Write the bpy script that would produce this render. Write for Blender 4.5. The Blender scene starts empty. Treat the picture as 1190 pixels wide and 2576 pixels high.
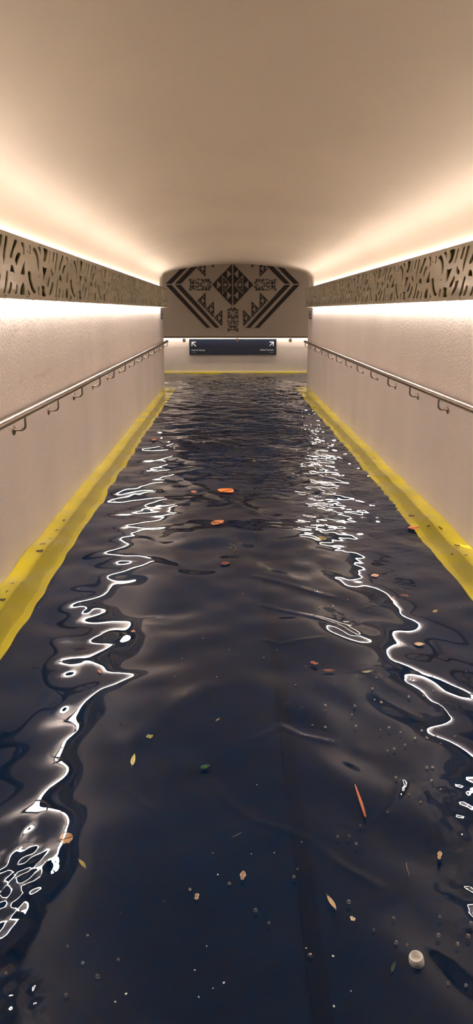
import bpy, bmesh, math, random
import numpy as np
from mathutils import Vector, Matrix

random.seed(7)
C = bpy.context.scene.collection
SC = bpy.context.scene
# ------------------------------------------------------------------ camera
H = 1.5                       # eye height above the flood water (water level is z = 0)
F = 1935.0
PITCH = math.atan((1288 - 781) / F)
YAW = math.atan((595 - 574) / F * math.cos(PITCH))
fw = Vector((math.sin(YAW) * math.cos(PITCH), math.cos(YAW) * math.cos(PITCH), -math.sin(PITCH)))
rt = Vector((math.cos(YAW), -math.sin(YAW), 0))
up = rt.cross(fw)
EYE = Vector((0, 0, H))
cam_d = bpy.data.cameras.new('camera')
cam = bpy.data.objects.new('camera', cam_d)
C.objects.link(cam)
m = Matrix((rt, up, -fw)).transposed().to_4x4()
m.translation = EYE
cam.matrix_world = m
cam_d.sensor_fit = 'VERTICAL'
cam_d.sensor_height = 36.0
cam_d.lens = 36.0 * F / 2576.0
cam_d.clip_start = 0.05
SC.camera = cam


def ray(px, py):
    return (fw + rt * ((px - 595) / F) + up * ((1288 - py) / F))


def hitX(px, py, X):
    r = ray(px, py); return EYE + r * ((X - EYE.x) / r.x)


def hitY(px, py, Y):
    r = ray(px, py); return EYE + r * ((Y - EYE.y) / r.y)


def hitZ(px, py, Z=0.0):
    r = ray(px, py); return EYE + r * ((Z - EYE.z) / r.z)


# main dimensions
XL, XR = -1.302, 1.603        # tunnel walls
XC = (XL + XR) / 2
YN, YF = -1.2, 15.9           # tunnel from behind the viewer to its far mouth
YB = 19.45                    # back wall of the cross corridor
FLOOR = -0.17
PL, PR = -1.165, 1.455        # front faces of the metal panels
PZ0, PZ1 = H + 0.062, H + 0.402
RXL, RXR, RZ = -1.227, 1.528, 0.90


# ------------------------------------------------------------------ materials
def lin(r, g, b):
    f = lambda c: c / 12.92 if c <= 0.04045 else ((c + 0.055) / 1.055) ** 2.4
    return (f(r / 255), f(g / 255), f(b / 255), 1)


def mat(name, col, rough=0.6, metal=0.0, noise=None, bump=None, spec=0.5, **kw):
    """noise=(scale, amount, stretch xyz), bump=(scale, strength, distance)"""
    M = bpy.data.materials.new(name); M.use_nodes = True
    nt = M.node_tree; b = nt.nodes['Principled BSDF']
    b.inputs['Base Color'].default_value = col
    b.inputs['Roughness'].default_value = rough
    b.inputs['Metallic'].default_value = metal
    b.inputs['Specular IOR Level'].default_value = spec
    for k, v in kw.items():
        b.inputs[k.replace('_', ' ')].default_value = v
    tc = nt.nodes.new('ShaderNodeTexCoord')
    if noise:
        sc, amt, st = noise
        mp = nt.nodes.new('ShaderNodeMapping'); mp.inputs['Scale'].default_value = st
        n = nt.nodes.new('ShaderNodeTexNoise'); n.inputs['Scale'].default_value = sc
        n.inputs['Detail'].default_value = 5
        mr = nt.nodes.new('ShaderNodeMapRange')
        mr.inputs['From Min'].default_value = 0.3; mr.inputs['From Max'].default_value = 0.7
        mr.inputs['To Min'].default_value = 1 - amt; mr.inputs['To Max'].default_value = 1 + amt
        mx = nt.nodes.new('ShaderNodeVectorMath'); mx.operation = 'SCALE'
        mx.inputs[0].default_value = col[:3]
        L = nt.links
        L.new(tc.outputs['Object'], mp.inputs['Vector']); L.new(mp.outputs['Vector'], n.inputs['Vector'])
        L.new(n.outputs['Fac'], mr.inputs['Value']); L.new(mr.outputs['Result'], mx.inputs['Scale'])
        L.new(mx.outputs['Vector'], b.inputs['Base Color'])
    if bump:
        n2 = nt.nodes.new('ShaderNodeTexNoise'); n2.inputs['Scale'].default_value = bump[0]
        n2.inputs['Detail'].default_value = 4
        bp = nt.nodes.new('ShaderNodeBump'); bp.inputs['Strength'].default_value = bump[1]
        bp.inputs['Distance'].default_value = bump[2]
        nt.links.new(tc.outputs['Object'], n2.inputs['Vector'])
        nt.links.new(n2.outputs['Fac'], bp.inputs['Height'])
        nt.links.new(bp.outputs['Normal'], b.inputs['Normal'])
    return M


WALLC = (0.72, 0.64, 0.60, 1)
m_wall = mat('roughcast_plaster', WALLC, 0.75, noise=(1.3, 0.06, (1, 1, 0.35)), bump=(48, 0.55, 0.006))
m_wall2 = mat('smooth_render', (0.70, 0.62, 0.54, 1), 0.6, noise=(2.0, 0.06, (1, 1, 1)))
m_ceil = mat('vault_plaster', (0.78, 0.675, 0.555, 1), 0.8, noise=(0.8, 0.06, (1, 0.5, 1)), bump=(30, 0.1, 0.004))
m_mural = mat('taupe_panel', (0.42, 0.345, 0.265, 1), 0.55, noise=(1.2, 0.06, (1, 1, 1)))
m_dark = mat('dark_brown_inlay', (0.018, 0.010, 0.007, 1), 0.5)
m_yellow = mat('yellow_safety_paint', (0.92, 0.78, 0.004, 1), 0.55, noise=(3, 0.10, (1, 1, 1)))
m_floor = mat('navy_floor_coating', (0.0030, 0.0190, 0.060, 1), 0.7, spec=0.0, noise=(0.9, 0.25, (1, 1, 1)))
m_drain = mat('dark_drain_strip', (0.0026, 0.0145, 0.046, 1), 0.7, spec=0.0)
m_panel = mat('brushed_champagne_metal', (0.58, 0.53, 0.42, 1), 0.10, 0.0, noise=(4, 0.06, (1, 1, 8)))
m_back = mat('olive_backing', (0.27, 0.25, 0.085, 1), 0.6)
m_steel = mat('satin_stainless_steel', (0.34, 0.275, 0.23, 1), 0.30, 1.0)
m_darkrub = mat('dark_end_cap', (0.05, 0.035, 0.03, 1), 0.5)
m_navy = mat('navy_sign_face', (0.010, 0.016, 0.036, 1), 0.3)
m_white = mat('white_lettering', (0.85, 0.87, 0.9, 1), 0.5)
m_greyp = mat('grey_sign_plate', (0.10, 0.10, 0.10, 1), 0.4)
m_lightg = mat('pale_plate_print', (0.5, 0.5, 0.48, 1), 0.5)
m_cap = mat('milky_plastic', (0.92, 0.90, 0.86, 1), 0.35)
m_outer = mat('rough_concrete', (0.12, 0.11, 0.10, 1), 0.8)


def emis(name, col, s):
    M = bpy.data.materials.new(name); M.use_nodes = True
    nt = M.node_tree; nt.nodes.clear()
    e = nt.nodes.new('ShaderNodeEmission'); e.inputs[0].default_value = col; e.inputs[1].default_value = s
    o = nt.nodes.new('ShaderNodeOutputMaterial'); nt.links.new(e.outputs[0], o.inputs[0])
    return M


WARM = (1.0, 0.88, 0.79, 1)
m_led_up = emis('led_glow_up', WARM, 47)
m_led_dn = emis('led_glow_down', WARM, 108)
m_led_bk = emis('led_glow_back', WARM, 66)
m_fill = emis('mural_fill_glow', WARM, 110)  # glow of the fill lights added to lift the mural


def water_mat():
    M = bpy.data.materials.new('flood_water'); M.use_nodes = True
    nt = M.node_tree; b = nt.nodes['Principled BSDF']
    b.inputs['Base Color'].default_value = (1.0, 1.0, 1.0, 1)
    b.inputs['Roughness'].default_value = 0.0
    b.inputs['IOR'].default_value = 1.333
    b.inputs['Transmission Weight'].default_value = 1.0
    return M


m_water = water_mat()


def glass(name, ior):
    M = bpy.data.materials.new(name); M.use_nodes = True
    b = M.node_tree.nodes['Principled BSDF']
    b.inputs['Roughness'].default_value = 0.02
    b.inputs['IOR'].default_value = ior
    b.inputs['Transmission Weight'].default_value = 1.0
    return M


m_bubble = glass('bubble_film', 1.5)

# ------------------------------------------------------------------ mesh helpers
def link(name, me, m=None, parent=None):
    o = bpy.data.objects.new(name, me); C.objects.link(o)
    if m and me and len(me.materials) == 0: me.materials.append(m)
    if parent: o.parent = parent
    return o


def mesh(name, verts, faces, m, parent=None, smooth=False):
    me = bpy.data.meshes.new(name)
    me.from_pydata([tuple(v) for v in verts], [], faces)
    me.update()
    if smooth:
        for p in me.polygons: p.use_smooth = True
    return link(name, me, m, parent)


def obj_bm(name, bm, m, parent=None, smooth=False):
    bmesh.ops.recalc_face_normals(bm, faces=bm.faces)
    me = bpy.data.meshes.new(name); bm.to_mesh(me); bm.free()
    if smooth:
        for p in me.polygons: p.use_smooth = True
    return link(name, me, m, parent)


def add_box(bm, x0, x1, y0, y1, z0, z1, bevel=0):
    b2 = bmesh.new()
    bmesh.ops.create_cube(b2, size=1)
    for v in b2.verts:
        v.co = Vector((x0 + (v.co.x + .5) * (x1 - x0), y0 + (v.co.y + .5) * (y1 - y0), z0 + (v.co.z + .5) * (z1 - z0)))
    if bevel: bmesh.ops.bevel(b2, geom=b2.edges[:], offset=bevel, segments=2, affect='EDGES')
    t = bpy.data.meshes.new('t'); b2.to_mesh(t); b2.free(); bm.from_mesh(t); bpy.data.meshes.remove(t)


def box(name, x0, x1, y0, y1, z0, z1, m, parent=None, bevel=0):
    bm = bmesh.new(); add_box(bm, x0, x1, y0, y1, z0, z1, bevel)
    return obj_bm(name, bm, m, parent)


def prism_y(name, prof, y0, y1, m, parent=None, smooth=False):
    """closed profile in (x, z) extruded along y"""
    bm = bmesh.new()
    a = [bm.verts.new((x, y0, z)) for x, z in prof]
    b = [bm.verts.new((x, y1, z)) for x, z in prof]
    n = len(prof)
    for i in range(n): bm.faces.new((a[i], a[(i + 1) % n], b[(i + 1) % n], b[i]))
    bm.faces.new(a); bm.faces.new(b[::-1])
    bmesh.ops.triangulate(bm, faces=[f for f in bm.faces if len(f.verts) > 4])
    return obj_bm(name, bm, m, parent, smooth)


def tube(bm, pts, r, seg=16, caps=True):
    pts = [Vector(p) for p in pts]
    rings = []
    t0 = (pts[1] - pts[0]).normalized()
    nrm = t0.cross(Vector((0, 0, 1)))
    if nrm.length < 0.01: nrm = t0.cross(Vector((0, 1, 0)))
    nrm.normalize()
    for i, p in enumerate(pts):
        t = ((pts[min(i + 1, len(pts) - 1)] - pts[max(i - 1, 0)])).normalized()
        nrm = (nrm - t * nrm.dot(t)).normalized()
        bn = t.cross(nrm)
        rr = r[i] if isinstance(r, (list, tuple)) else r
        rings.append([bm.verts.new(p + (nrm * math.cos(a) + bn * math.sin(a)) * rr)
                      for a in [2 * math.pi * k / seg for k in range(seg)]])
    for a, b in zip(rings, rings[1:]):
        for k in range(seg): bm.faces.new((a[k], a[(k + 1) % seg], b[(k + 1) % seg], b[k]))
    if caps:
        bm.faces.new(rings[0][::-1]); bm.faces.new(rings[-1])


def autosmooth(o, ang=35):
    me = o.data
    for p in me.polygons: p.use_smooth = True
    try:
        me.set_sharp_from_angle(angle=math.radians(ang))
    except Exception:
        pass


def empty(name, loc, rz=0):
    o = bpy.data.objects.new(name, None); C.objects.link(o)
    o.location = loc; o.rotation_euler = (0, 0, rz); o.empty_display_size = 0.05
    return o


def tag(o, label, cat, group=None, kind=None):
    o['label'] = label; o['category'] = cat
    if group: o['group'] = group
    if kind: o['kind'] = kind
    return o


def struct(o, label, cat):
    o['kind'] = 'structure'; o['label'] = label; o['category'] = cat
    return o


def poly_plates(name, polys, holes, thick, m, to_world, parent=None, front=0.0):
    """2-D outlines (with holes, even-odd fill) -> one solid plate; to_world maps (u, v, w) to world"""
    cu = bpy.data.curves.new(name, 'CURVE'); cu.dimensions = '2D'; cu.fill_mode = 'BOTH'
    cu.extrude = thick / 2
    for P in list(polys) + list(holes):
        s = cu.splines.new('POLY'); s.points.add(len(P) - 1)
        for i, (u, v) in enumerate(P): s.points[i].co = (u, v, 0, 1)
        s.use_cyclic_u = True
    tmp = bpy.data.objects.new('tmp', cu); C.objects.link(tmp)
    dg = bpy.context.evaluated_depsgraph_get()
    me = bpy.data.meshes.new_from_object(tmp.evaluated_get(dg))
    bpy.data.objects.remove(tmp); bpy.data.curves.remove(cu)
    me.name = name
    for v in me.vertices: v.co = to_world(v.co.x, v.co.y, v.co.z + front)
    me.materials.clear()
    bm = bmesh.new(); bm.from_mesh(me)
    bmesh.ops.remove_doubles(bm, verts=bm.verts, dist=1e-5)
    bmesh.ops.recalc_face_normals(bm, faces=bm.faces)
    bm.to_mesh(me); bm.free()
    return link(name, me, m, parent)


def smooth_poly(P, n=3):
    out = []; N = len(P)
    for i in range(N):
        p0, p1, p2, p3 = [Vector(P[(i + k) % N]).to_2d() for k in (-1, 0, 1, 2)]
        for j in range(n):
            t = j / n
            q = 0.5 * ((2 * p1) + (p2 - p0) * t + (2 * p0 - 5 * p1 + 4 * p2 - p3) * t * t + (3 * p1 - p0 - 3 * p2 + p3) * t ** 3)
            out.append((p1.lerp(p2, t) * 0.35 + q * 0.65)[:])
    return out


# ------------------------------------------------------------------ the shell
ZW = 1.98   # springing of the cove
CROWN = H + 0.885
def arch(x): return CROWN - 0.082 * (x - XC) ** 2


prof = []
Rf = 0.20
# broad cove from wall to vault, both sides (superellipse-like blend)
def cove(side):
    X = XL if side < 0 else XR
    xe = X - side * 0.42
    ze = arch(xe)
    sl = 0.164 * 0.42 * 0 + 2 * 0.082 * abs(xe - XC)
    p0 = Vector((X, ZW)); p3 = Vector((xe, ze))
    zc = ze - sl * 0.42
    pts = []
    for i in range(25):
        t = i / 24
        p1 = Vector((X, ZW + (zc - ZW) * 0.88)); p2 = Vector((X - side * 0.07, zc + sl * 0.05))
        p = p0 * (1 - t) ** 3 + p1 * 3 * t * (1 - t) ** 2 + p2 * 3 * t * t * (1 - t) + p3 * t ** 3
        pts.append((p.x, p.y))
    return pts


left = cove(-1); right = cove(1)
mid = [(x, arch(x)) for x in np.linspace(left[-1][0], right[-1][0], 42)[1:-1]]
inner = left + mid + right[::-1]
outer = [(XR + 0.35, ZW), (XR + 0.35, 3.05), (XL - 0.35, 3.05), (XL - 0.35, ZW)]
ceil = prism_y('ceiling', inner + outer, YN, YF, m_ceil)
autosmooth(ceil, 40)
struct(ceil, 'smooth tan plaster vault over the flooded passage', 'ceiling')

def wall_prof(side):
    X = XL if side < 0 else XR
    Xo = X + side * 0.35
    return [(X, -0.3), (X, ZW), (Xo, ZW), (Xo, -0.3)]


def wall_bm(side):
    X = XL if side < 0 else XR; Xo = X + side * 0.35; c = 0.025
    pl = [(X, YN), (X, YF - c), (X + side * c, YF), (Xo, YF), (Xo, YN)]
    bm = bmesh.new()
    a = [bm.verts.new((x, y, -0.3)) for x, y in pl]; b = [bm.verts.new((x, y, ZW)) for x, y in pl]
    n = len(pl)
    for i in range(n): bm.faces.new((a[i], a[(i + 1) % n], b[(i + 1) % n], b[i]))
    bm.faces.new(a); bm.faces.new(b)
    return bm


struct(obj_bm('wall_left', wall_bm(-1), m_wall), 'beige roughcast wall along the left of the passage', 'wall')
struct(obj_bm('wall_right', wall_bm(1), m_wall), 'beige roughcast wall along the right of the passage', 'wall')
struct(box('wall_back', -5, 5.3, YB, YB + 0.3, -0.3, 3.05, m_wall2), 'lit beige lower wall closing the far end behind the navy sign', 'wall')
struct(box('wall_corridor_left', -5, XL - 0.35, YF - 0.3, YF, -0.3, 3.05, m_wall), 'corridor wall left of the passage mouth', 'wall')
struct(box('wall_corridor_right', XR + 0.35, 5.3, YF - 0.3, YF, -0.3, 3.05, m_wall), 'corridor wall right of the passage mouth', 'wall')
struct(box('wall_corridor_left_end', -5.2, -5, YF - 0.3, YB + 0.3, -0.3, 3.05, m_wall), 'left end of the cross corridor', 'wall')
struct(box('wall_corridor_right_end', 5.3, 5.5, YF - 0.3, YB + 0.3, -0.3, 3.05, m_wall), 'right end of the cross corridor', 'wall')
struct(box('ceiling_corridor', -5.2, 5.5, YF, YB + 0.3, 3.05, 3.2, m_ceil), 'flat ceiling of the cross corridor', 'ceiling')
struct(box('floor', -5.2, 5.5, YN, YB + 0.3, FLOOR - 0.1, FLOOR, m_floor), 'dark navy floor under the flood water', 'floor')
struct(box('wall_near', XL - 0.35, XR + 0.35, YN - 0.3, YN, -0.3, 3.05, m_outer), 'dark wall behind the viewer', 'wall')

# yellow stepped skirting
def skirt(side, ledge, slope, tread, name, label):
    X = XL if side < 0 else XR
    s = side
    pr = [(X + s * 0.02, FLOOR - 0.02), (X + s * 0.02, -0.016), (ledge, -0.022), (slope, FLOOR + 0.012), (tread, FLOOR + 0.010), (tread, FLOOR - 0.02)]
    o = prism_y(name, pr, YN + 0.02, YF - 0.02, m_yellow)
    struct(o, label, 'skirting')


skirt(-1, -1.185, -1.105, -1.060, 'baseboard_left', 'bright yellow stepped skirting under water at the foot of the left wall')
skirt(1, 1.488, 1.408, 1.357, 'baseboard_right', 'bright yellow stepped skirting under water at the foot of the right wall')
pb = hitY(590, 937, YB)
struct(box('baseboard_back', -4.98, 5.28, YB - 0.05, YB, -0.14, 0.012, m_yellow), 'thin yellow kerb line at the foot of the far wall', 'skirting')
struct(box('trim_1', 0.195, 0.245, YN + 0.02, YF, FLOOR - 0.005, FLOOR + 0.004, m_drain), 'dark joint strip running along the submerged floor', 'floor strip')

# ------------------------------------------------------------------ water
def water():
    rng = np.random.default_rng(11)
    xs = np.arange(XL, XR + 0.0001, (XR - XL) / 232)
    ys_n = np.concatenate([np.arange(YN + 0.01, 1.2, 0.06), np.arange(1.2, 6.0, 0.0115), np.arange(6.0, YF, 0.0145)])
    comps = []
    def add(n, l0, l1, slope, win, dirs=None):
        for _ in range(n):
            lam = math.exp(rng.uniform(math.log(l0), math.log(l1)))
            th = rng.uniform(0, 2 * math.pi) if dirs is None else rng.normal(dirs[0], dirs[1])
            k = 2 * math.pi / lam
            a = slope / k * math.sqrt(2.0 / n)
            comps.append((k * math.cos(th), k * math.sin(th), a, rng.uniform(0, 6.283), win))
    add(12, 0.55, 1.3, 0.020, 'all')
    add(9, 1.2, 2.4, 0.020, 'all')
    add(22, 0.20, 0.50, 0.036, 'mid')
    add(20, 0.45, 0.9, 0.026, 'mid')
    add(26, 0.10, 0.24, 0.046, 'far', (math.pi / 2, 0.8))
    add(26, 0.055, 0.12, 0.065, 'farR', (math.pi / 2, 0.9))
    add(34, 0.030, 0.075, 0.11, 'patch')
    sm = lambda a, b, v: (lambda t: t * t * (3 - 2 * t))(np.clip((v - a) / (b - a), 0, 1))
    patches = []
    for (px, py, rx, ry) in [(35, 2500, .10, .10), (1150, 2110, .14, .13), (1175, 2260, .12, .12), (1120, 2000, .10, .10),
                             (20, 2230, .09, .16), (700, 1815, .055, .06), (880, 2080, .07, .05), (930, 1690, .10, .06),
                             (1130, 1780, .05, .06), (1020, 1480, .06, .10), (930, 1530, .05, .10), (870, 1560, .06, .08), (1100, 2290, .10, .05)]:
        p = hitZ(px, py); patches.append((p.x, p.y, rx, ry))
    lines = []
    for pts, amp, w in [([(528, 1963), (570, 2010), (640, 2060), (720, 2085), (780, 2110), (850, 2160), (960, 2222)], .0016, .010),
                        ([(1012, 1962), (1000, 2000), (960, 2045), (915, 2080)], .0022, .009),
                        ([(722, 1775), (716, 1800), (708, 1828), (760, 1850), (840, 1864)], .0020, .010),
                        ([(708, 1828), (640, 1862)], .0012, .009),
                        ([(320, 1985), (345, 2010), (378, 2035)], .0015, .009),
                        ([(660, 1520), (760, 1545), (860, 1570), (890, 1590)], .0022, .016),
                        ([(665, 1610), (705, 1622), (760, 1612), (810, 1605)], .0016, .014),
                        ([(640, 1448), (700, 1462), (760, 1480), (830, 1500)], .0020, .022),
                        ([(420, 1190), (520, 1235), (600, 1275), (680, 1300)], .0035, .045),
                        ([(330, 1860), (420, 1800), (520, 1735)], .0018, .05),
                        ([(240, 1740), (330, 1830), (460, 1930)], .0012, .06)]:
        lines.append(([hitZ(*p) for p in pts], amp, w))
    rings = []
    for (px, py, r, n) in [(975, 1738, .030, 4), (1030, 1712, .022, 3), (1060, 1790, .03, 3), (900, 1680, .02, 3), (860, 1540, .025, 3),
                           (760, 1465, .03, 3), (1070, 1870, .02, 2), (1100, 1770, .02, 3)]:
        p = hitZ(px, py); rings.append((p.x, p.y, r))

    bumps = []
    for (px, py, wx, wy, a) in [(210, 1532, .030, .040, .0022), (315, 1828, .020, .022, .0020), (908, 1876, .030, .030, .0022), (1110, 1661, .022, .03, .0015),
                                (395, 1550, .05, .03, .0022), (1060, 1438, .06, .05, .003), (160, 1690, .05, .05, .0022), (150, 1780, .03, .04, .0018),
                                (60, 2080, .03, .04, .0018), (240, 1600, .06, .05, .0022), (300, 1420, .08, .07, .003), (1120, 1780, .04, .05, .0025)]:
        p = hitZ(px, py); bumps.append((p.x, p.y, wx, wy, a))

    def height(X, Y):
        Z = np.zeros_like(X)
        far = sm(3.2, 8.0, Y)
        W = {'all': 0.8 + 0.2 * sm(1.5, 4, Y), 'mid': 0.75 + 0.5 * sm(1.8, 4.2, Y), 'far': far * (0.25 + 0.75 * sm(-0.9, 0.9, X)) + 0.10,
             'farR': sm(3.4, 7.0, Y) * (0.12 + 0.88 * sm(-0.2, 1.1, X)) + 0.6 * sm(8.5, 12, Y)}
        pt = np.zeros_like(X)
        for (px, py, rx, ry) in patches:
            pt = np.maximum(pt, np.exp(-(((X - px) / rx) ** 2 + ((Y - py) / ry) ** 2) * 1.2))
        W['patch'] = pt
        for kx, ky, a, ph, w in comps:
            Z += W[w] * a * np.sin(kx * X + ky * Y + ph + 0.5 * np.sin(1.7 * X + 2.3 * Y + ph))
        for pts, amp, w in lines:
            D = np.full_like(X, 9.0)
            for a, b in zip(pts, pts[1:]):
                dx, dy = b.x - a.x, b.y - a.y; L2 = dx * dx + dy * dy
                t = np.clip(((X - a.x) * dx + (Y - a.y) * dy) / L2, 0, 1)
                D = np.minimum(D, np.hypot(X - a.x - t * dx, Y - a.y - t * dy))
            Z += 2.0 * amp * np.exp(-(D / w) ** 2)
        for rx, ry, r in rings:
            D = np.hypot(X - rx, Y - ry)
            Z += 0.0007 * np.sin(2 * math.pi * D / 0.012) * np.exp(-(D / r) ** 2)
        for bx, by, wx, wy, a in bumps:
            Z += a * np.exp(-(((X - bx) / wx) ** 2 + ((Y - by) / wy) ** 2))
        return Z
    X, Y = np.meshgrid(xs, ys_n)
    Z = height(X, Y)
    nx, ny = len(xs), len(ys_n)
    V = np.stack([X, Y, Z], -1).reshape(-1, 3)
    idx = np.arange(nx * ny).reshape(ny, nx)
    Fq = np.stack([idx[:-1, :-1], idx[:-1, 1:], idx[1:, 1:], idx[1:, :-1]], -1).reshape(-1, 4)
    # corridor part
    xs2 = np.concatenate([np.arange(-4.98, XL, 0.03), np.arange(XL, XR, 0.0145), np.arange(XR, 5.28, 0.03)])
    ys2 = np.arange(ys_n[-1], YB - 0.0, 0.02)
    X2, Y2 = np.meshgrid(xs2, ys2)
    Z2 = height(X2, Y2)
    i2 = np.arange(X2.size).reshape(X2.shape) + len(V)
    F2 = np.stack([i2[:-1, :-1], i2[:-1, 1:], i2[1:, 1:], i2[1:, :-1]], -1).reshape(-1, 4)
    V = np.concatenate([V, np.stack([X2, Y2, Z2], -1).reshape(-1, 3)])
    Fq = np.concatenate([Fq, F2])
    me = bpy.data.meshes.new('flood_water')
    me.vertices.add(len(V)); me.vertices.foreach_set('co', V.astype(np.float32).ravel())
    me.loops.add(Fq.size); me.loops.foreach_set('vertex_index', Fq.astype(np.int32).ravel())
    me.polygons.add(len(Fq)); me.polygons.foreach_set('loop_start', np.arange(0, Fq.size, 4, dtype=np.int32))
    me.polygons.foreach_set('loop_total', np.full(len(Fq), 4, dtype=np.int32))
    me.polygons.foreach_set('use_smooth', np.ones(len(Fq), dtype=bool))
    me.update(calc_edges=True); me.validate()
    o = link('flood_water', me, m_water)
    tag(o, 'dark navy rippling flood water filling the whole passage floor', 'water', kind='stuff')


water()

# ------------------------------------------------------------------ cut-out metal panels
SO = (60, 590); SS = 7.4375
slots = [
 [(165,282),(185,262),(215,270),(245,320),(270,400),(285,500),(287,600),(278,690),(268,640),(262,560),(245,450),(220,370),(195,310)],
 [(262,245),(310,258),(315,300),(320,380),(300,320),(285,275)],
 [(365,270),(450,300),(440,380),(425,460),(400,498),(365,482),(365,465),(380,455),(385,400),(380,330)],
 [(490,315),(502,320),(492,400),(477,520),(466,560),(476,450)],
 [(560,340),(582,345),(572,430),(560,510),(540,500),(550,430)],
 [(615,360),(637,368),(634,450),(617,560),(607,680),(598,770),(588,640),(600,500)],
 [(720,400),(747,415),(712,530),(690,650),(658,650),(688,530)],
 [(790,430),(850,455),(845,590),(815,590),(812,500)],
 [(750,590),(787,600),(762,670),(740,760),(722,690)],
 [(355,610),(395,645),(440,635),(415,710),(390,800),(372,860),(368,760)],
 [(515,630),(527,680),(557,740),(548,768),(525,750),(505,690)],
 [(490,790),(497,830),(472,960),(435,965),(435,940),(465,860)],
 [(80,710),(130,710),(135,820),(165,940),(195,1030),(230,1085),(200,1090),(165,1060),(125,960),(95,830)],
 [(275,1000),(302,985),(292,1060),(297,1125),(275,1110)],
 [(330,975),(400,990),(395,1080),(420,1165),(345,1135),(350,1050)],
 [(525,910),(562,905),(555,970),(530,1060),(485,1170),(485,1100),(515,1000)],
 [(630,850),(642,870),(634,1000),(625,1100),(615,1190),(593,1185),(605,1100),(615,980)],
 [(670,1020),(687,1030),(682,1110),(672,1195),(648,1190),(660,1110)],
 [(740,1045),(750,1060),(745,1198),(722,1195),(735,1120)],
 [(825,1020),(832,1100),(835,1205),(785,1195),(785,1120),(800,1050)],
 [(675,780),(692,775),(707,810),(716,880),(700,850),(668,840)],
 [(835,695),(832,800),(835,880),(815,880),(785,880),(805,810)],
 [(80,1030),(100,1080),(130,1135),(85,1135)],
 [(105,215),(127,225),(125,350),(103,360),(116,290)],
]
pA = hitX(60 + 175 / SS, 590 + 270 / SS, PL); pB = hitX(60 + 930 / SS, 590 + 515 / SS, PL)
PER = pB.y - pA.y
seam = hitX(60 + 65 / SS, 590 + 1000 / SS, PL).y
holes = []
PH = PZ1 - PZ0
for s in slots:
    P = []
    for (x, y) in s:
        w = hitX(60 + x / SS, 590 + y / SS, PL)
        P.append((min(max(w.y - seam, 0.012), PER - 0.012), min(max(w.z - PZ0, 0.03), PH - 0.022)))
    cxp = sum(p[0] for p in P) / len(P); czp = sum(p[1] for p in P) / len(P)
    ar = sum(P[i][0] * P[(i + 1) % len(P)][1] - P[(i + 1) % len(P)][0] * P[i][1] for i in range(len(P)))
    Q = []
    for i in range(len(P)):      # ease every outline outwards by a few millimetres
        a0, a1 = Vector(P[i - 1]), Vector(P[(i + 1) % len(P)])
        d = (a1 - a0).normalized(); n = Vector((d.y, -d.x)) * (1 if ar > 0 else -1)
        q = Vector(P[i]) + n * 0.0050
        Q.append((min(max(q.x, 0.008), PER - 0.008), min(max(q.y, 0.026), PH - 0.018)))
    holes.append(smooth_poly(Q, 3))
face = [[(0.0015, 0), (PER - 0.0015, 0), (PER - 0.0015, PH), (0.0015, PH)]]
# local frame of a panel: x along the wall (viewer's left to right), y pointing into the wall, z up
def build_panel():
    root = empty('cutout_panel', (0, 0, 0))
    f = poly_plates('face_plate', face, holes, 0.010, m_panel, lambda u, v, w: Vector((u, -w, v)), root, 0.0)
    for q in f.data.vertices: q.co.y += 0.005
    bm = bmesh.new()
    add_box(bm, 0.0015, PER - 0.0015, 0.030, 0.034, 0.002, PH - 0.002)
    bk = obj_bm('backing_sheet', bm, m_back, root)
    bm = bmesh.new()
    add_box(bm, 0.0015, PER - 0.0015, 0.010, 0.040, 0, 0.003)
    add_box(bm, 0.0015, PER - 0.0015, 0.010, 0.040, PH - 0.003, PH)
    obj_bm('return_flange', bm, m_panel, root)
    for k in range(4):
        bm = bmesh.new()
        x = (k + 0.5) * PER / 4
        add_box(bm, x - 0.012, x + 0.012, 0.004, 0.1365, -0.006, -0.0005, 0.001)
        obj_bm('support_clip', bm, m_panel, root)
    for x, z in ((0.02, 0.016), (0.30 * PER, PH - 0.014), (PER - 0.02, 0.016), (0.62 * PER, 0.014), (0.06, 0.27), (0.30, 0.14)):
        bm = bmesh.new()
        bmesh.ops.create_cone(bm, cap_ends=True, segments=10, radius1=0.0045, radius2=0.0035, depth=0.003,
                              matrix=Matrix.Translation((x, -0.0015, z)) @ Matrix.Rotation(math.pi / 2, 4, 'X'))
        obj_bm('screw', bm, m_greyp, root)
    return root


def dup(root):
    r = root.copy(); C.objects.link(r)
    for ch in list(root.children):
        c = ch.copy(); C.objects.link(c); c.parent = r
        for g in list(ch.children):
            d = g.copy(); C.objects.link(d); d.parent = c
    return r


proto = build_panel()
ordn = ['first', 'second', 'third', 'fourth', 'fifth', 'sixth', 'seventh', 'eighth', 'ninth', 'tenth', 'eleventh', 'twelfth', 'thirteenth']
PEND = 15.35
nR = 0
def place_panels(side):
    global nR
    s0 = seam - PER * 1
    k0 = s0
    ys = []
    y = s0 - 2 * PER
    while y + PER <= PEND + 0.6:
        ys.append(y); y += PER
    for i, y in enumerate(ys):
        o = proto if (side < 0 and i == 0) else dup(proto)
        if side < 0:
            o.location = (PL, y, PZ0); o.rotation_euler = (0, 0, math.pi / 2)
            lab = '%s cut-out metal panel on the left wall, counted from the far end' % ordn[len(ys) - 1 - i]
        else:
            # identical motif read left to right by the viewer: runs towards the viewer
            o.location = (PR, y + PER + offR, PZ0); o.rotation_euler = (0, 0, -math.pi / 2)
            lab = '%s cut-out metal panel on the right wall, counted from the far end' % ordn[len(ys) - 1 - i]
        if i == len(ys) - 1:      # the end panel is cut shorter than the others
            ye = hitX(421, 750, PL).y if side < 0 else hitX(768, 750, PR).y
            ya = y if side < 0 else y + offR
            o.scale.x = (ye - ya) / PER
            if side > 0: o.location.y = ye
        tag(o, lab, 'wall panel', 'cut-out metal panels along both walls')
    return ys


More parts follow.
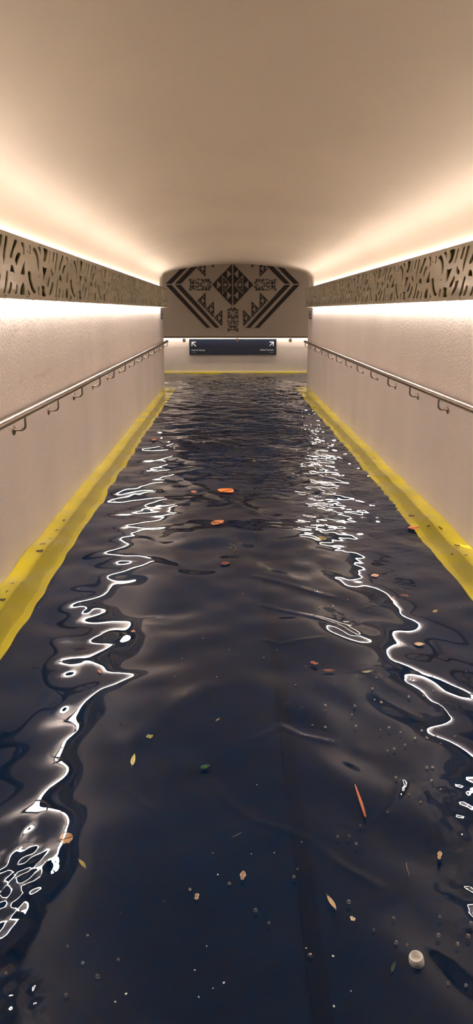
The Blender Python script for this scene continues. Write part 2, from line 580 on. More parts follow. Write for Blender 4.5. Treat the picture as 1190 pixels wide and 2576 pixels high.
# right side phase: top of the big curved slot seen at (1105, 649)
cR = hitX(1000 + 650 / 6.263, 620 + 180 / 6.263, PR).y
uA = pA.y - seam
# on the right the slot sits at Y = (y + PER + offR) - uA
offR = (cR + uA) % PER - (seam % PER)
offR = (offR + PER / 2) % PER - PER / 2
ysP = place_panels(-1)
place_panels(1)
Y0P, Y1P = ysP[0], ysP[-1] + PER
# joining cover straps seen edge-on at the far ends
# ------------------------------------------------------------------ led strips
def strip(side, upd, y0, y1):
    X = XL if side < 0 else XR
    xc = X - side * (0.021 if upd else 0.020)
    o = empty('led_strip', (xc, (y0 + y1) / 2, PZ1 - 0.004 if upd else PZ0 + 0.009))
    bm = bmesh.new(); d = 1 if upd else -1
    L = (y1 - y0) / 2
    add_box(bm, -0.014, 0.014, -L, L, -0.010 * d if d > 0 else 0.0, 0 if d > 0 else 0.010)
    h = obj_bm('aluminium_channel', bm, m_steel, o)
    gap = 0.021 if upd else 0.020
    bm = bmesh.new()
    q = [(0.012 * math.cos(a), d * (0.0005 + 0.0035 * math.sin(a))) for a in [math.pi * k / 10 for k in range(11)]]
    va = [bm.verts.new((x, -L, z)) for x, z in q]; vb = [bm.verts.new((x, L, z)) for x, z in q]
    for k in range(10): bm.faces.new((va[k], va[k + 1], vb[k + 1], vb[k]))
    bm.faces.new((va[0], vb[0], vb[-1], va[-1])); bm.faces.new(va); bm.faces.new(vb)
    obj_bm('glowing_diffuser', bm, m_led_up if upd else m_led_dn, o)
    # little wall brackets holding the channel
    for k in range(6):
        y = -L + (k + 0.5) * (2 * L) / 6
        bm = bmesh.new(); z = -0.006 if d > 0 else 0.006
        add_box(bm, min(side * 0.014, side * (gap - 0.001)), max(side * 0.014, side * (gap - 0.001)), y - 0.01, y + 0.01, z - 0.002, z + 0.002)
        obj_bm('bracket', bm, m_steel, o)
    tag(o, 'warm white light strip hidden behind the %s panels shining %s' % ('left' if side < 0 else 'right', 'up' if upd else 'down'), 'light strip')


for side in (-1, 1):
    off = 0 if side < 0 else offR
    for u in (True, False):
        strip(side, u, Y0P + off + 0.02, 15.25 if side < 0 else 15.0)

# ------------------------------------------------------------------ handrails
def bracket_bm(side):
    bm = bmesh.new(); s = side
    # local: rail centre at origin, wall towards s*x
    wx = 0.075
    pts = [(s * wx, 0, -0.100), (s * 0.030, 0, -0.100)]
    for k in range(1, 9):
        a = k / 8 * math.pi / 2
        pts.append((s * (0.030 - 0.030 * math.sin(a)), 0, -0.100 + 0.030 * (1 - math.cos(a))))
    pts.append((0, 0, -0.015))
    tube(bm, pts, 0.0072, 10)
    return bm


def handrail(side, ys, y0, y1, label):
    X = RXL if side < 0 else RXR
    root = empty('handrail', (X, (y0 + y1) / 2, RZ))
    cy = (y0 + y1) / 2
    bm = bmesh.new(); tube(bm, [(0, y0 - cy, 0), (0, y1 - cy, 0)], 0.0225, 24)
    r = obj_bm('rail_tube', bm, m_steel, root); autosmooth(r)
    bm = bmesh.new(); tube(bm, [(0, y1 - cy, 0), (0, y1 - cy + 0.01, 0), (0, y1 - cy + 0.018, 0)], [0.0226, 0.0226, 0.014], 24)
    r = obj_bm('end_cap', bm, m_darkrub, root); autosmooth(r)
    r['label'] = 'dark rounded end cap'
    me_b = me_f = None
    for y in ys:
        if me_b is None:
            b = obj_bm('bracket', bracket_bm(side), m_steel, root); autosmooth(b, 60); me_b = b.data
            bm = bmesh.new(); tube(bm, [(side * 0.0748, 0, -0.1), (side * 0.0690, 0, -0.1), (side * 0.0675, 0, -0.1)], [0.031, 0.031, 0.028], 24)
            f = obj_bm('wall_flange', bm, m_steel, b); autosmooth(f); me_f = f.data
        else:
            b = link('bracket', me_b, None, root); f = link('wall_flange', me_f, None, b)
        b.location = (0, y - cy, 0)
    tag(root, label, 'handrail')


lb = [hitX(px, py, XL).y for px, py in ((33.5, 1081), (121, 1034), (185, 1001), (233, 976), (271, 955), (300, 938))]
step = (lb[-1] - lb[0]) / 5
ysL = [lb[0] + step * k for k in range(-3, 13) if lb[0] + step * k < 15.95]
rb = [hitX(px, py, XR).y for px, py in ((1128, 1029), (1052, 996), (995, 971), (951.5, 953), (914, 937))]
stR = (rb[-1] - rb[0]) / 4
ysR = [rb[0] + stR * k for k in range(-3, 13) if rb[0] + stR * k < 15.95]
handrail(-1, ysL, 0.6, hitX(421, 866, RXL).y, 'long brushed steel handrail on the left wall')
handrail(1, ysR, 0.6, hitX(767, 866, RXR).y, 'long brushed steel handrail on the right wall')

# ------------------------------------------------------------------ far wall: mural panel, patterns, rail, sign
YM = YB - 0.15          # mural panel face
zb = hitY(590, 846.5, YM).z
mp = box('wall_back_upper', -4.98, 5.28, YM, YM + 0.025, zb, 3.04, m_mural)
struct(mp, 'dark taupe upper wall panel above the handrail at the far end', 'wall')
MT = 0.012
mroot = empty('wall_pattern', (0, YM, 1.9))
tag(mroot, 'dark brown geometric woven-style pattern on the taupe far wall panel', 'wall art')
CXP = 585.4


def PZ(px, py): w = hitY(px, py, YM); return (w.x, w.z)


cxw = PZ(CXP, 720)[0]
def mir(P): return [(2 * cxw - x, z) for x, z in P]


def plates(name, polys, holes=(), label=None):
    o = poly_plates(name, polys, list(holes), MT, m_dark, lambda u, v, w: Vector((u, -w, v - 1.9)), mroot, MT / 2 + 0.0006)
    if label: o['label'] = label
    return o


z1c = lambda x, y: PZ(390 + x / 2.902, 640 + y / 2.902)
z5c = lambda x, y: PZ(500 + x / 6.611, 660 + y / 6.611)
z6c = lambda x, y: PZ(465 + x / 14.31, 660 + y / 14.31)
# chevrons
low = [[(78, 223), (120, 223), (405, 535), (375, 535)], [(145, 223), (187, 223), (470, 535), (440, 535)]]
upp = [[(78, 214), (120, 214), (232, 100), (192, 100)], [(145, 214), (187, 214), (300, 100), (258, 100)]]
# carry the upper arms on beyond the arch, behind the vault edge
for q in low + upp:
    if q in upp:
        (ax, ay), (bx, by), (cx, cy), (dx, dy) = q
        q2 = [(ax, ay), (bx, by), (bx + (cx - bx) * 1.9, by + (cy - by) * 1.9), (ax + (dx - ax) * 1.9, ay + (dy - ay) * 1.9)]
    else: q2 = q
    W = [z1c(*p) for p in q2]
    plates('chevron_band', [W]); plates('chevron_band', [mir(W)])
# diamond halves
half = [(222, 372), (553, 28), (553, 716)]
half = [(222, 372), (553, 35 - 8), (553, 722)]
dh = [[(468, 120), (545, 190), (470, 265)], [(300, 295), (378, 372), (300, 450)], [(468, 475), (546, 550), (470, 620)],
      [(387, 205), (545, 372), (390, 540)]]
inner_tri = [(405, 242), (515, 372), (407, 500)]
inner_h = [[(420, 288), (440, 308), (420, 330)], [(410, 372), (445, 328), (474, 372), (445, 416)], [(482, 350), (507, 373), (482, 396)],
           [(420, 415), (440, 437), (420, 458)]]
W = [z5c(*p) for p in half]; Hs = [[z5c(*p) for p in h] for h in dh]
plates('diamond_half', [W], Hs); plates('diamond_half', [mir(W)], [mir(h) for h in Hs])
W = [z5c(*p) for p in inner_tri]; Hs = [[z5c(*p) for p in h] for h in inner_h]
plates('diamond_inset', [W], Hs); plates('diamond_inset', [mir(W)], [mir(h) for h in Hs])
# notched triangles
T0 = [(455, 1375), (740, 1090), (745, 1665)]
TH = [[(515, 1330), (575, 1385), (520, 1440)], [(600, 1250), (722, 1380), (600, 1515)], [(658, 1175), (722, 1225), (662, 1285)],
      [(675, 1475), (727, 1540), (667, 1603)]]
offs = [(0, 0), (300, 315), (598, 625)]
for dx, dy in offs:
    W = [z6c(x + dx, y + dy) for x, y in T0]; Hs = [[z6c(x + dx, y + dy) for x, y in h] for h in TH]
    plates('notched_triangle', [W], Hs); plates('notched_triangle', [mir(W)], [mir(h) for h in Hs])
for dx, dy in [(0, -1165 + 0), (300, -1165 - 310)]:
    W = [z6c(x + dx, y + dy) for x, y in T0]; Hs = [[z6c(x + dx, y + dy) for x, y in h] for h in TH]
    # upper ones point downwards: flipped about the pattern's horizontal axis (y = 803 in this crop)
    W = [z6c(x + dx, 2 * 803 - y + (0 if dx == 0 else -315)) for x, y in T0]
    Hs = [[z6c(x + dx, 2 * 803 - y + (0 if dx == 0 else -315)) for x, y in h] for h in TH]
    plates('notched_triangle', [W], Hs); plates('notched_triangle', [mir(W)], [mir(h) for h in Hs])
# scroll motifs (upper half; mirrored about y = 800)
sc = [[(125,598),(190,600),(262,628),(225,645),(150,615)],
      [(135,650),(185,650),(228,690),(218,785),(183,785),(197,705)],
      [(297,640),(318,700),(338,783),(255,783),(270,700)],
      [(335,618),(350,625),(415,652),(355,675)],
      [(378,735),(450,688),(490,702),(435,740),(378,782)],
      [(415,598),(515,600),(530,645),(490,635)],
      [(440,785),(470,755),(520,735),(517,785)],
      [(562,645),(590,600),(645,600),(612,640)],
      [(600,668),(690,608),(703,655),(640,680)],
      [(550,735),(660,785),(552,785)],
      [(612,690),(690,705),(745,750),(640,728)],
      [(735,600),(762,600),(768,705),(740,680)],
      [(788,600),(815,600),(803,690),(785,735)],
      [(845,600),(893,600),(885,680),(965,730),(940,762),(850,705)],
      [(812,758),(900,770),(930,787),(815,787)]]
sc = [smooth_poly(p, 2) for p in sc]
scl = [p for p in sc] + [[(x, 1600 - y + 8) for x, y in p] for p in sc]
W = [[z6c(x, y) for x, y in p] for p in scl]
plates('scroll_motif', W); plates('scroll_motif', [mir(p) for p in W])
# vertical one: same motif turned, (x towards diamond) -> downwards
def rotm(x, y):
    t = (x - 125) / (965 - 125)        # 1 at the diamond
    v = (y - 804) / 205
    return z5c(568 + v * 88, 745 + (1 - t) * 408)
plates('scroll_motif', [[rotm(x, y) for x, y in p] for p in scl])

# far handrail
YS = YB - 0.035
YR = YB - 0.10
YRr = YM - 0.055
zr = hitY(590, 848.3, YRr).z
root = empty('handrail', (0.15, YRr, zr))
bm = bmesh.new(); tube(bm, [(-4.6, 0, 0), (4.6, 0, 0)], 0.0195, 20)
r = obj_bm('rail_tube', bm, m_steel, root); autosmooth(r)
for px in (327, 462, 597, 732, 867):
    xw = hitY(px, 855, YRr).x - 0.15
    bm = bmesh.new()
    dy = (YS if px == 597 else YB) - YRr
    pts = [(xw, dy, -0.075), (xw, 0.03, -0.075)] + [(xw, 0.03 - 0.03 * math.sin(a), -0.075 + 0.03 * (1 - math.cos(a))) for a in [k * math.pi / 16 for k in range(1, 9)]] + [(xw, 0, -0.012)]
    tube(bm, pts, 0.008, 10)
    b = obj_bm('bracket', bm, m_steel, root); autosmooth(b, 60)
    bm = bmesh.new(); tube(bm, [(xw, dy - 0.0005, -0.075), (xw, dy - 0.010, -0.075)], 0.04, 20)
    f = obj_bm('wall_flange', bm, m_steel, b); autosmooth(f)
tag(root, 'brushed steel handrail across the far wall above the navy sign', 'handrail')

# light strip tucked under the mural panel
o = empty('led_strip', (0.15, YM + 0.0375, zb + 0.055))
bm = bmesh.new(); add_box(bm, -4.6, 4.6, -0.008, 0.008, -0.006, -0.001)
obj_bm('glowing_diffuser', bm, m_led_bk, o)
bm = bmesh.new(); add_box(bm, -4.6, 4.6, -0.011, 0.011, -0.001, 0.0035)
obj_bm('aluminium_channel', bm, m_steel, o)
tag(o, 'warm light strip under the lower edge of the taupe far wall panel', 'light strip')
# unseen fill lights added in the corridor arms to brighten the mural
for x, w in ((-3.6, 'left'), (3.9, 'right')):
    l = empty('mural_fill_light', (x, 17.6, 3.05))
    bm = bmesh.new(); add_box(bm, -0.6, 0.6, -0.08, 0.08, -0.035, -0.001, 0.004); obj_bm('fill_housing', bm, m_greyp, l)
    bm = bmesh.new(); add_box(bm, -0.58, 0.58, -0.065, 0.065, -0.040, -0.0355); obj_bm('fill_diffuser', bm, m_fill, l)
    tag(l, 'added unseen fill light in the %s arm of the cross corridor' % w, 'ceiling lamp')

# navy direction sign
s0 = hitY(476, 853, YS); s1 = hitY(695, 892.5, YS)
scx, scz = (s0.x + s1.x) / 2, (s0.z + s1.z) / 2
sign = empty('direction_sign', (scx, YS, scz))
tag(sign, 'wide navy sign with two white diagonal arrows on the far wall', 'sign')
box('board', s0.x - scx, s1.x - scx, 0, YB - YS - 0.001, s1.z - scz, s0.z - scz, m_navy, sign, 0.003)


def sgn(px, py): w = hitY(px, py, YS); return (w.x - scx, w.z - scz)


def flat(name, polys, m, parent, loc3=lambda u, v, w: Vector((u, -w, v)), th=0.003, front=0.0022, holes=()):
    return poly_plates(name, polys, holes, th, m, loc3, parent, front)


def thickline(a, b, w):
    a = Vector(a); b = Vector(b); d = (b - a).normalized(); n = Vector((-d.y, d.x)) * w / 2
    P = []
    for k in range(7):
        an = math.pi / 2 - math.pi * k / 6
        P.append(tuple(b + d * math.cos(an) * w / 2 + n.normalized() * math.sin(an) * w / 2))
    for k in range(7):
        an = -math.pi / 2 - math.pi * k / 6
        P.append(tuple(a + d * math.cos(an) * w / 2 + n.normalized() * math.sin(an) * w / 2))
    return P


def arrow(tip, e1, e2, tail):
    bm = bmesh.new()
    tip, e1, e2, tail = [sgn(*p) for p in (tip, e1, e2, tail)]
    w = 0.021
    for i, (a, b) in enumerate(((tip, e1), (tip, e2), (tip, tail))):
        P = thickline(a, b, w)
        yf = -0.0035 - i * 0.0004
        vf = [bm.verts.new((u, yf, v)) for u, v in P]; vb = [bm.verts.new((u, -0.0003, v)) for u, v in P]
        n = len(P)
        bm.faces.new(vf); bm.faces.new(vb[::-1])
        for k in range(n): bm.faces.new((vf[k], vb[k], vb[(k + 1) % n], vf[(k + 1) % n]))
    return obj_bm('arrow', bm, m_white, sign)


arrow((483.0, 860.8), (491.8, 860.8), (483.0, 870.0), (492.2, 870.6))
arrow((688.0, 860.2), (678.8, 860.6), (687.4, 869.4), (678.6, 869.8))


def text(name, s, size, px, py, align, m, parent, bold=0.0006):
    cu = bpy.data.curves.new(name, 'FONT'); cu.body = s; cu.size = size; cu.align_x = align
    cu.extrude = 0.0008; cu.offset = bold
    t = bpy.data.objects.new('tmp', cu); C.objects.link(t)
    dg = bpy.context.evaluated_depsgraph_get()
    me = bpy.data.meshes.new_from_object(t.evaluated_get(dg))
    bpy.data.objects.remove(t); bpy.data.curves.remove(cu)
    x, z = sgn(px, py)
    for v in me.vertices: v.co = Vector((v.co.x + x, -0.0012 - v.co.z, v.co.y + z))
    me.materials.clear()
    return link(name, me, m, parent)


text('lettering', 'Oxford Terrace', 0.051, 481.8, 882.6, 'LEFT', m_white, sign)
text('lettering', 'Oxford Terrace', 0.051, 688.0, 881.8, 'RIGHT', m_white, sign)
text('small_lettering', 'via ramp', 0.032, 482.6, 888.2, 'LEFT', m_lightg, sign, 0)
text('small_lettering', 'via ramp', 0.032, 688.0, 887.4, 'RIGHT', m_lightg, sign, 0)
bm = bmesh.new()
a = sgn(527.2, 887.5); b = sgn(528.4, 884.6)
tube(bm, [(a[0], -0.001, a[1]), (b[0], -0.001, b[1])], 0.004, 6)
obj_bm('paint_chip', bm, m_lightg, sign)

# small wall plates near the passage mouth
def plate(side, pxa, pxb, pya, pyb, label):
    X = (XL if side < 0 else XR)
    a = hitX(pxa, pya, X); b = hitX(pxb, pyb, X)
    y0, y1 = sorted((a.y, b.y)); z0, z1 = b.z, a.z
    cy, cz = (y0 + y1) / 2, (z0 + z1) / 2
    o = empty('information_plate', (X, cy, cz)); s = -side
    hw, hh = (y1 - y0) / 2, (z1 - z0) / 2
    lo, hi = sorted((s * 0.0005, s * 0.012))
    box('plate', lo, hi, -hw, hw, -hh, hh, m_greyp, o, 0.002)
    for f0, f1 in ((0.55, 0.86), (0.24, 0.36), (-0.45, -0.2)):
        lo, hi = sorted((s * 0.0124, s * 0.014))
        box('printed_band', lo, hi, -hw * 0.8, hw * 0.8, hh * f0, hh * f1, m_lightg, o)
    tag(o, label, 'sign')


plate(-1, 402.5, 408.5, 782.5, 802.5, 'small dark plate on the left wall near its far corner under the panels')
plate(1, 785.8, 778.2, 782.5, 802.5, 'small dark plate on the right wall near its far corner under the panels')

# scuff on the left wall
def scuff(pts):
    bm = bmesh.new()
    P = [hitX(px, py, XL) + Vector((0.0002, 0, 0)) for px, py in pts]
    o0 = P[0]
    tube(bm, [p - o0 for p in P], [0.0005] + [0.0011] * (len(P) - 2) + [0.0005], 6)
    o = obj_bm('scratch_mark', bm, m_scr); o.location = o0
    return o


m_scr = mat('scratch_brown', (0.30, 0.22, 0.16, 1), 0.8)
tag(scuff([(79, 950), (92, 944), (108, 937), (120, 930), (127, 926)]), 'long thin slanting scratch on the left wall above the handrail', 'scratch')
tag(scuff([(46, 963), (52, 957.5), (58, 956.5)]), 'short curved scratch on the left wall nearest the viewer', 'scratch')

# ------------------------------------------------------------------ floating things
LM = {}
def leafmat(c):
    if c not in LM:
        LM[c] = mat('leaf_tint', lin(*c), 0.45, noise=(60, 0.18, (1, 1, 1)))
    return LM[c]


def vein_mat(c):
    return leafmat(tuple(int(v * 0.62) for v in c))


def leaf(px, py, lenpx, widpx, ang, col, label, shape='leaf', z=0.004, cat='leaf', parts=True):
    """lenpx/ang: long axis in the photograph (degrees, 0 = to the right, + = up); laid on the water there"""
    c = hitZ(px, py, z)
    a = math.radians(ang)
    e = hitZ(px + math.cos(a) * lenpx / 2, py - math.sin(a) * lenpx / 2, z)
    g = hitZ(px + math.cos(a + math.pi / 2) * widpx / 2, py - math.sin(a + math.pi / 2) * widpx / 2, z)
    ax = e - c
    L = ax.length; rz = math.atan2(ax.y, ax.x)
    nrm = Vector((-math.sin(rz), math.cos(rz), 0))
    Wd = max(abs((g - c).dot(nrm)), 0.0015)
    n = 14
    rnd = random.Random(int(px * 7 + py))
    bm = bmesh.new(); rows = []
    for i in range(n + 1):
        t = i / n; x = (2 * t - 1) * L
        if shape == 'round': w = math.sqrt(max(0, 1 - (2 * t - 1) ** 2)) * (1 + 0.10 * math.sin(t * 17 + px))
        elif shape == 'bit': w = (1 - abs(2 * t - 1) ** 3) ** 0.6 * (1 + 0.22 * math.sin(t * 11 + px)) * (0.7 + 0.3 * t)
        else: w = (math.sin(math.pi * t ** 0.9) ** 0.85)
        w = max(w, 0.03) * Wd
        bend = 0.10 * L * math.sin(math.pi * t) * (1 if rnd.random() > 2 else 1) * (0.6 if shape == 'leaf' else 0.1)
        row = []
        for j in range(-3, 4):
            s = j / 3
            zz = 0.10 * Wd * s * s + 0.0012 * math.sin(5 * t + j) * (L / 0.02) * 0.5 + 0.06 * L * (2 * t - 1) ** 2
            row.append(bm.verts.new((x, bend + s * w, zz)))
        rows.append(row)
    for r0, r1 in zip(rows, rows[1:]):
        for k in range(6): bm.faces.new((r0[k], r0[k + 1], r1[k + 1], r1[k]))
    top = bm.faces[:]
    ex = bmesh.ops.extrude_face_region(bm, geom=top)
    for v in ex['geom']:
        if isinstance(v, bmesh.types.BMVert): v.co.z -= 0.0009
    root = obj_bm('fallen_leaf' if cat == 'leaf' else 'leaf_fragment', bm, leafmat(col), smooth=True)
    root.location = c; root.rotation_euler = (0, 0, rz)
    if parts and L > 0.006:
        bm = bmesh.new()
        tube(bm, [((2 * t - 1) * L * 0.97, 0.10 * L * math.sin(math.pi * t) * (0.6 if shape == 'leaf' else 0.1),
                   0.0009 + 0.06 * L * (2 * t - 1) ** 2 + 0.0012 * math.sin(5 * t) * (L / 0.02) * 0.5) for t in [k / 10 for k in range(11)]],
             [Wd * 0.05 + 0.0003] * 11, 6)
        obj_bm('midrib', bm, vein_mat(col), root)
        bm = bmesh.new()
        tube(bm, [(-L * 0.96, 0, 0.06 * L), (-L * 1.12, L * 0.02, 0.05 * L), (-L * 1.3, L * 0.08, 0.02 * L)], [Wd * 0.06 + 0.0004, 0.0006, 0.0004], 6)
        if shape != 'bit': obj_bm('leaf_stem', bm, vein_mat(col), root)
        else: bm.free()
    root['label'] = label; root['category'] = 'leaf'
    if cat != 'leaf': root['category'] = 'leaf fragment'
    return root


leaf(569, 1236, 31, 15, 12, (235, 135, 60), 'bright orange leaf floating highest in mid passage with a dark tip', 'leaf')
leaf(547, 1316, 27, 14, -6, (190, 115, 65), 'dull orange-brown oval leaf floating below the bright orange leaf', 'round')
leaf(488, 1238, 15, 6, 3, (195, 120, 90), 'small faded orange leaf left of the bright orange leaf', 'leaf')
leaf(567, 1418, 24, 8, 0, (130, 70, 50), 'dark reddish leaf half sunk in the middle of the passage', 'leaf', 0.002)
leaf(1041, 1329, 26, 9, 5, (190, 95, 30), 'rusty orange leaf lying against the right yellow skirting', 'leaf')
leaf(1036, 1298, 14, 6, -15, (90, 45, 15), 'small dark brown leaf over the right yellow skirting', 'leaf')
leaf(943, 1448, 13, 9, 20, (215, 165, 140), 'small pinkish leaf near the bright reflections on the right', 'round')
leaf(1018, 1499, 20, 9, -20, (120, 65, 45), 'dark rusty leaf beside the bright reflection at right', 'leaf')
leaf(988, 1507, 10, 8, 60, (190, 100, 60), 'tiny orange leaf just left of the dark rusty leaf', 'leaf', parts=False)
leaf(1095, 1539, 11, 8, 40, (220, 190, 120), 'tiny yellow leaf closest to the right skirting', 'leaf', parts=False)
leaf(1055, 1621, 26, 8, -3, (225, 185, 145), 'pale peach pointed leaf floating on the right', 'leaf')
leaf(923, 1690, 27, 5, 4, (170, 165, 130), 'thin grey-green leaf right of the two rusty slivers', 'leaf')
leaf(790, 1668, 19, 8, -25, (160, 85, 50), 'short rectangular rust-brown leaf piece right of centre', 'bit')
leaf(827, 1687, 31, 6, -3, (120, 75, 50), 'long flat brown leaf sliver near the short rust-brown piece', 'leaf', 0.003)
leaf(336, 1912, 29, 11, 78, (215, 205, 120), 'upright narrow yellow leaf left of centre', 'leaf')
leaf(376, 1853, 16, 10, -10, (195, 195, 120), 'small lumpy yellow-green leaf above the narrow yellow leaf', 'bit')
leaf(516, 1929, 25, 9, 18, (35, 85, 30), 'dark green leaf floating near the centre', 'leaf')
leaf(548, 1812, 13, 4, 35, (200, 160, 95), 'tiny straw-coloured sliver above the green leaf', 'leaf', parts=False)
leaf(167, 2110, 34, 26, 12, (225, 185, 145), 'large round peach leaf floating at lower left', 'round')
leaf(207, 2175, 30, 9, -52, (220, 205, 110), 'narrow yellow leaf below the round peach leaf', 'leaf')
leaf(611, 2203, 23, 15, 80, (175, 145, 120), 'brownish tan leaf bit near the bottom centre', 'bit')
leaf(495, 2256, 17, 12, 80, (180, 155, 125), 'small tan leaf bit at lower centre left of the brownish one', 'bit')
leaf(834, 2271, 44, 10, -58, (225, 195, 145), 'long pale yellow pointed leaf near the bottom', 'leaf')
leaf(887, 2311, 15, 11, -50, (220, 210, 180), 'small cream leaf bit right of the long pale leaf', 'bit')
leaf(1106, 2152, 21, 12, 80, (205, 165, 125), 'tan leaf bit in the sparkling reflections at lower right', 'bit')
leaf(990, 2433, 28, 9, 70, (25, 55, 35), 'dark green leaf left of the white bottle cap', 'leaf', 0.003)
leaf(803, 1357, 27, 10, 10, (150, 130, 55), 'olive-yellow leaf clump in the right ripples', 'bit')
leaf(250, 1690, 12, 5, -50, (205, 125, 70), 'tiny orange leaf beside the left reflection loop', 'leaf', parts=False)
leaf(388, 1107, 13, 6, 0, (200, 110, 80), 'tiny orange leaf near the left skirting far down', 'leaf', parts=False)
leaf(335, 1588, 11, 5, -10, (185, 110, 75), 'tiny orange leaf under the left grey reflection', 'leaf', parts=False)
leaf(640, 1160, 9, 4, 0, (190, 150, 110), 'tiny tan leaf far off in the passage middle', 'leaf', parts=False)

# twig
def stick(pts, rad, m, name, label, z=0.004, cat='twig'):
    P = [hitZ(px, py, z) for px, py in pts]
    bm = bmesh.new(); o0 = P[0]
    tube(bm, [p - o0 for p in P], rad, 8)
    o = obj_bm(name, bm, m, smooth=True); o.location = o0
    tag(o, label, cat)
    return o


m_twig = mat('reddish_twig', lin(190, 105, 60), 0.5, noise=(40, 0.3, (1, 1, 1)))
m_straw = mat('pale_stalk', lin(150, 135, 110), 0.6)
stick([(893, 1973), (899, 1992), (907, 2015), (914, 2036), (919, 2054)], [0.0012, 0.0038, 0.0048, 0.0046, 0.0036], m_twig, 'twig',
      'reddish-brown tapering twig floating at right of centre', 0.003)
stick([(583, 2106), (595, 2101), (607, 2094)], [0.0006, 0.001, 0.0006], m_straw, 'stalk', 'thin pale stalk floating at the lower centre', cat='stalk')
stick([(1022, 2170), (1024, 2185), (1030, 2202)], [0.0006, 0.001, 0.0006], m_straw, 'stalk', 'thin pale curved stalk at the lower right', cat='stalk')
stick([(574, 1366), (592, 1373), (594, 1382), (588, 1387)], [0.001, 0.0014, 0.0014, 0.001], m_straw, 'stalk', 'thin hooked stalk in mid passage', cat='stalk')

# plastic bottle cap
def cap():
    c = hitZ(1048, 2418, 0.0)
    root = empty('bottle_cap', c)
    bm = bmesh.new()
    pr = [(0.0, 0.004), (0.0125, 0.004), (0.0132, 0.018), (0.0150, 0.0185), (0.0163, 0.016), (0.0178, 0.008), (0.0180, -0.006), (0.0, -0.008)]
    seg = 40; rings = []
    for r, z in pr:
        rings.append([bm.verts.new((max(r, 0.0001) * math.cos(2 * math.pi * k / seg), max(r, 0.0001) * math.sin(2 * math.pi * k / seg), z)) for k in range(seg)])
    for a, b in zip(rings, rings[1:]):
        for k in range(seg): bm.faces.new((a[k], b[k], b[(k + 1) % seg], a[(k + 1) % seg]))
    o = obj_bm('cap_body', bm, m_cap, root); autosmooth(o, 50)
    bm = bmesh.new()
    for k in range(24):
        a = 2 * math.pi * k / 24
        tube(bm, [(0.0178 * math.cos(a), 0.0178 * math.sin(a), -0.002), (0.0170 * math.cos(a), 0.0170 * math.sin(a), 0.013)], 0.0006, 5)
    obj_bm('grip_ribs', bm, m_cap, root)
    root.rotation_euler = (math.radians(8), math.radians(-10), 0)
    tag(root, 'white plastic bottle cap floating open side up at lower right', 'bottle cap')


cap()

# dirt on the skirting ledges
frag = [(100, 1393, 18, 6, 2, 'on the left skirting, largest of the dark bits'), (108, 1376, 16, 4, 12, 'on the left skirting just above the largest bit'),
        (6, 1514, 16, 7, -3, 'on the left skirting at the photo edge'), (161, 1313, 7, 5, 0, 'on the left skirting farther along'),
        (32, 1473, 11, 3, 8, 'on the left skirting above the edge bit'), (18, 1494, 9, 3, 40, 'on the left skirting, small and tilted'),
        (126, 1357, 6, 2, 0, 'on the left skirting, tiny'), (143, 1336, 8, 3, 20, 'on the left skirting between two clusters'),
        (941, 1154, 6, 2, 0, 'on the right skirting, farthest visible'), (1077, 1326, 10, 3, 15, 'on the right skirting beside the rusty leaf'),
        (1108, 1330, 12, 4, -40, 'on the right skirting near the wall'), (1150, 1372, 14, 4, -10, 'on the right skirting near the photo edge'),
        (1172, 1398, 8, 4, 20, 'on the right skirting lowest down'), (1137, 1397, 6, 4, 0, 'on the right skirting mid ledge')]
for px, py, l, w, a, lab in frag:
    leaf(px, py, l, w, a, (95, 75, 15), 'dark leaf fragment ' + lab, 'bit', -0.012, 'leaf fragment', parts=False)

# bubbles and flecks
def bubble_mesh(r):
    bm = bmesh.new()
    bmesh.ops.create_uvsphere(bm, u_segments=16, v_segments=10, radius=r)
    bmesh.ops.delete(bm, geom=[v for v in bm.verts if v.co.z < -r * 0.25], context='VERTS')
    ring = [e for e in bm.edges if e.is_boundary]
    inn = bmesh.ops.extrude_face_region(bm, geom=bm.faces[:])
    for v in inn['geom']:
        if isinstance(v, bmesh.types.BMVert): v.co *= 0.86
    bmesh.ops.recalc_face_normals(bm, faces=bm.faces)
    me = bpy.data.meshes.new('air_bubble'); bm.to_mesh(me); bm.free()
    for p in me.polygons: p.use_smooth = True
    me.materials.append(m_bubble)
    return me


bub = bubble_mesh(0.005)
A = [(410,155),(480,150),(555,120),(340,455),(480,512),(487,548),(290,552),(195,375),(130,415),(320,665),(440,655),(590,657),(443,680),
     (575,700),(375,755),(440,765),(595,758),(720,778),(765,768),(823,790),(845,855),(790,875),(755,883),(895,820),(930,783),(955,820),
     (1025,850),(1000,810),(690,625),(725,640),(865,610),(940,605),(990,580),(680,570),(700,515),(603,512),(985,968),(955,970),(980,1035),
     (1025,1080),(925,1145),(865,1105),(755,1195),(800,1020)]
B = [(313,370),(297,408),(105,576),(172,638),(607,243),(570,533),(793,612),(695,672),(807,737),(862,748),(1025,607),(1018,700),(1112,743),
     (1180,640),(1165,703),(377,800),(515,208),(573,205),(627,150),(1065,940),(1155,950),(335,236)]
D = [(638,542),(603,590),(437,705),(337,755),(590,823),(487,905),(330,998),(30,888),(413,838),(947,472),(820,532),(1145,442)]
pts = [(600 + x / 2.017, 1450 + y / 2.017) for x, y in A] + [(590 + x / 1.983, 2000 + y / 1.983) for x, y in B] + [(x / 1.983, 2000 + y / 1.983) for x, y in D]
for i, (px, py) in enumerate(pts):
    o = link('air_bubble', bub); o.location = hitZ(px, py, 0.001)
    s = 0.7 + 0.6 * random.random()
    o.scale = (s, s, s); o.rotation_euler = (0, 0, random.random() * 6)
    tag(o, 'small clear air bubble floating on the dark water', 'bubble', 'air bubbles on the flood water')

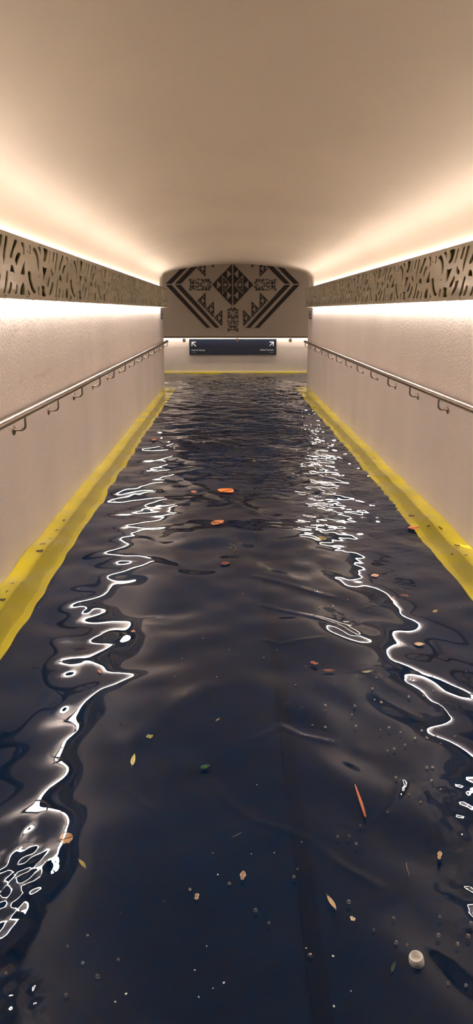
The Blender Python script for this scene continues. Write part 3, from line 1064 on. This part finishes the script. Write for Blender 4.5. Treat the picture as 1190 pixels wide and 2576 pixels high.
m_fleck = mat('foam_fleck', (0.75, 0.76, 0.68, 1), 0.6)
bm = bmesh.new(); bmesh.ops.create_icosphere(bm, subdivisions=2, radius=0.0024)
for v in bm.verts: v.co.z *= 0.45; v.co.x *= 1.3 + 0.2 * math.sin(v.co.y * 900)
t = obj_bm('foam_fleck', bm, m_fleck, smooth=True)
fl = [(458, 1656), (646, 1974), (545, 1705), (440, 1704), (600, 1365), (593, 1353), (652, 1352), (643, 1343), (605, 1367), (674, 1359), (475, 1465),
      (490, 1463), (605, 1468), (713, 1448), (677, 1432), (580, 1377), (610, 1493), (560, 1338), (700, 1290), (735, 1330), (511, 1606), (577, 1634),
      (535, 2146), (548, 2200), (478, 2238), (632, 2148), (690, 2145), (838, 2405), (770, 2385), (782, 2400), (883, 2493), (840, 2531), (520, 2380), (563, 2472),
      (490, 2440), (536, 2486), (317, 2500), (290, 2520), (500, 2508), (660, 1170), (575, 1198), (530, 1165), (590, 1185), (50, 1574), (235, 1738),
      (98, 1528), (197, 1481), (235, 1358), (1158, 1530), (1172, 1690), (870, 1470), (905, 1395), (1144, 1852)]
for i, (px, py) in enumerate(fl):
    o = t if i == 0 else link('foam_fleck', t.data)
    d = (hitZ(px, py) - EYE).length
    s = 0.6 + 0.5 * random.random() + max(0, d - 4) * 0.12
    o.location = hitZ(px, py, 0.002); o.scale = (s, s, s); o.rotation_euler = (0, 0, random.random() * 6)
    tag(o, 'tiny pale foam fleck drifting on the dark water', 'foam fleck', 'pale flecks on the flood water')

# ------------------------------------------------------------------ world + colour management
w = bpy.data.worlds.new('world'); SC.world = w; w.use_nodes = True
w.node_tree.nodes['Background'].inputs[0].default_value = (0.02, 0.022, 0.03, 1)
w.node_tree.nodes['Background'].inputs[1].default_value = 0.5
SC.view_settings.view_transform = 'Standard'
SC.view_settings.look = 'None'
SC.view_settings.exposure = 0.0
SC.view_settings.gamma = 1.0
SC.view_settings.use_curve_mapping = False
SC.cycles.sample_clamp_indirect = 30
SC.cycles.max_bounces = 12
SC.cycles.diffuse_bounces = 5
SC.cycles.glossy_bounces = 6
SC.cycles.transmission_bounces = 8
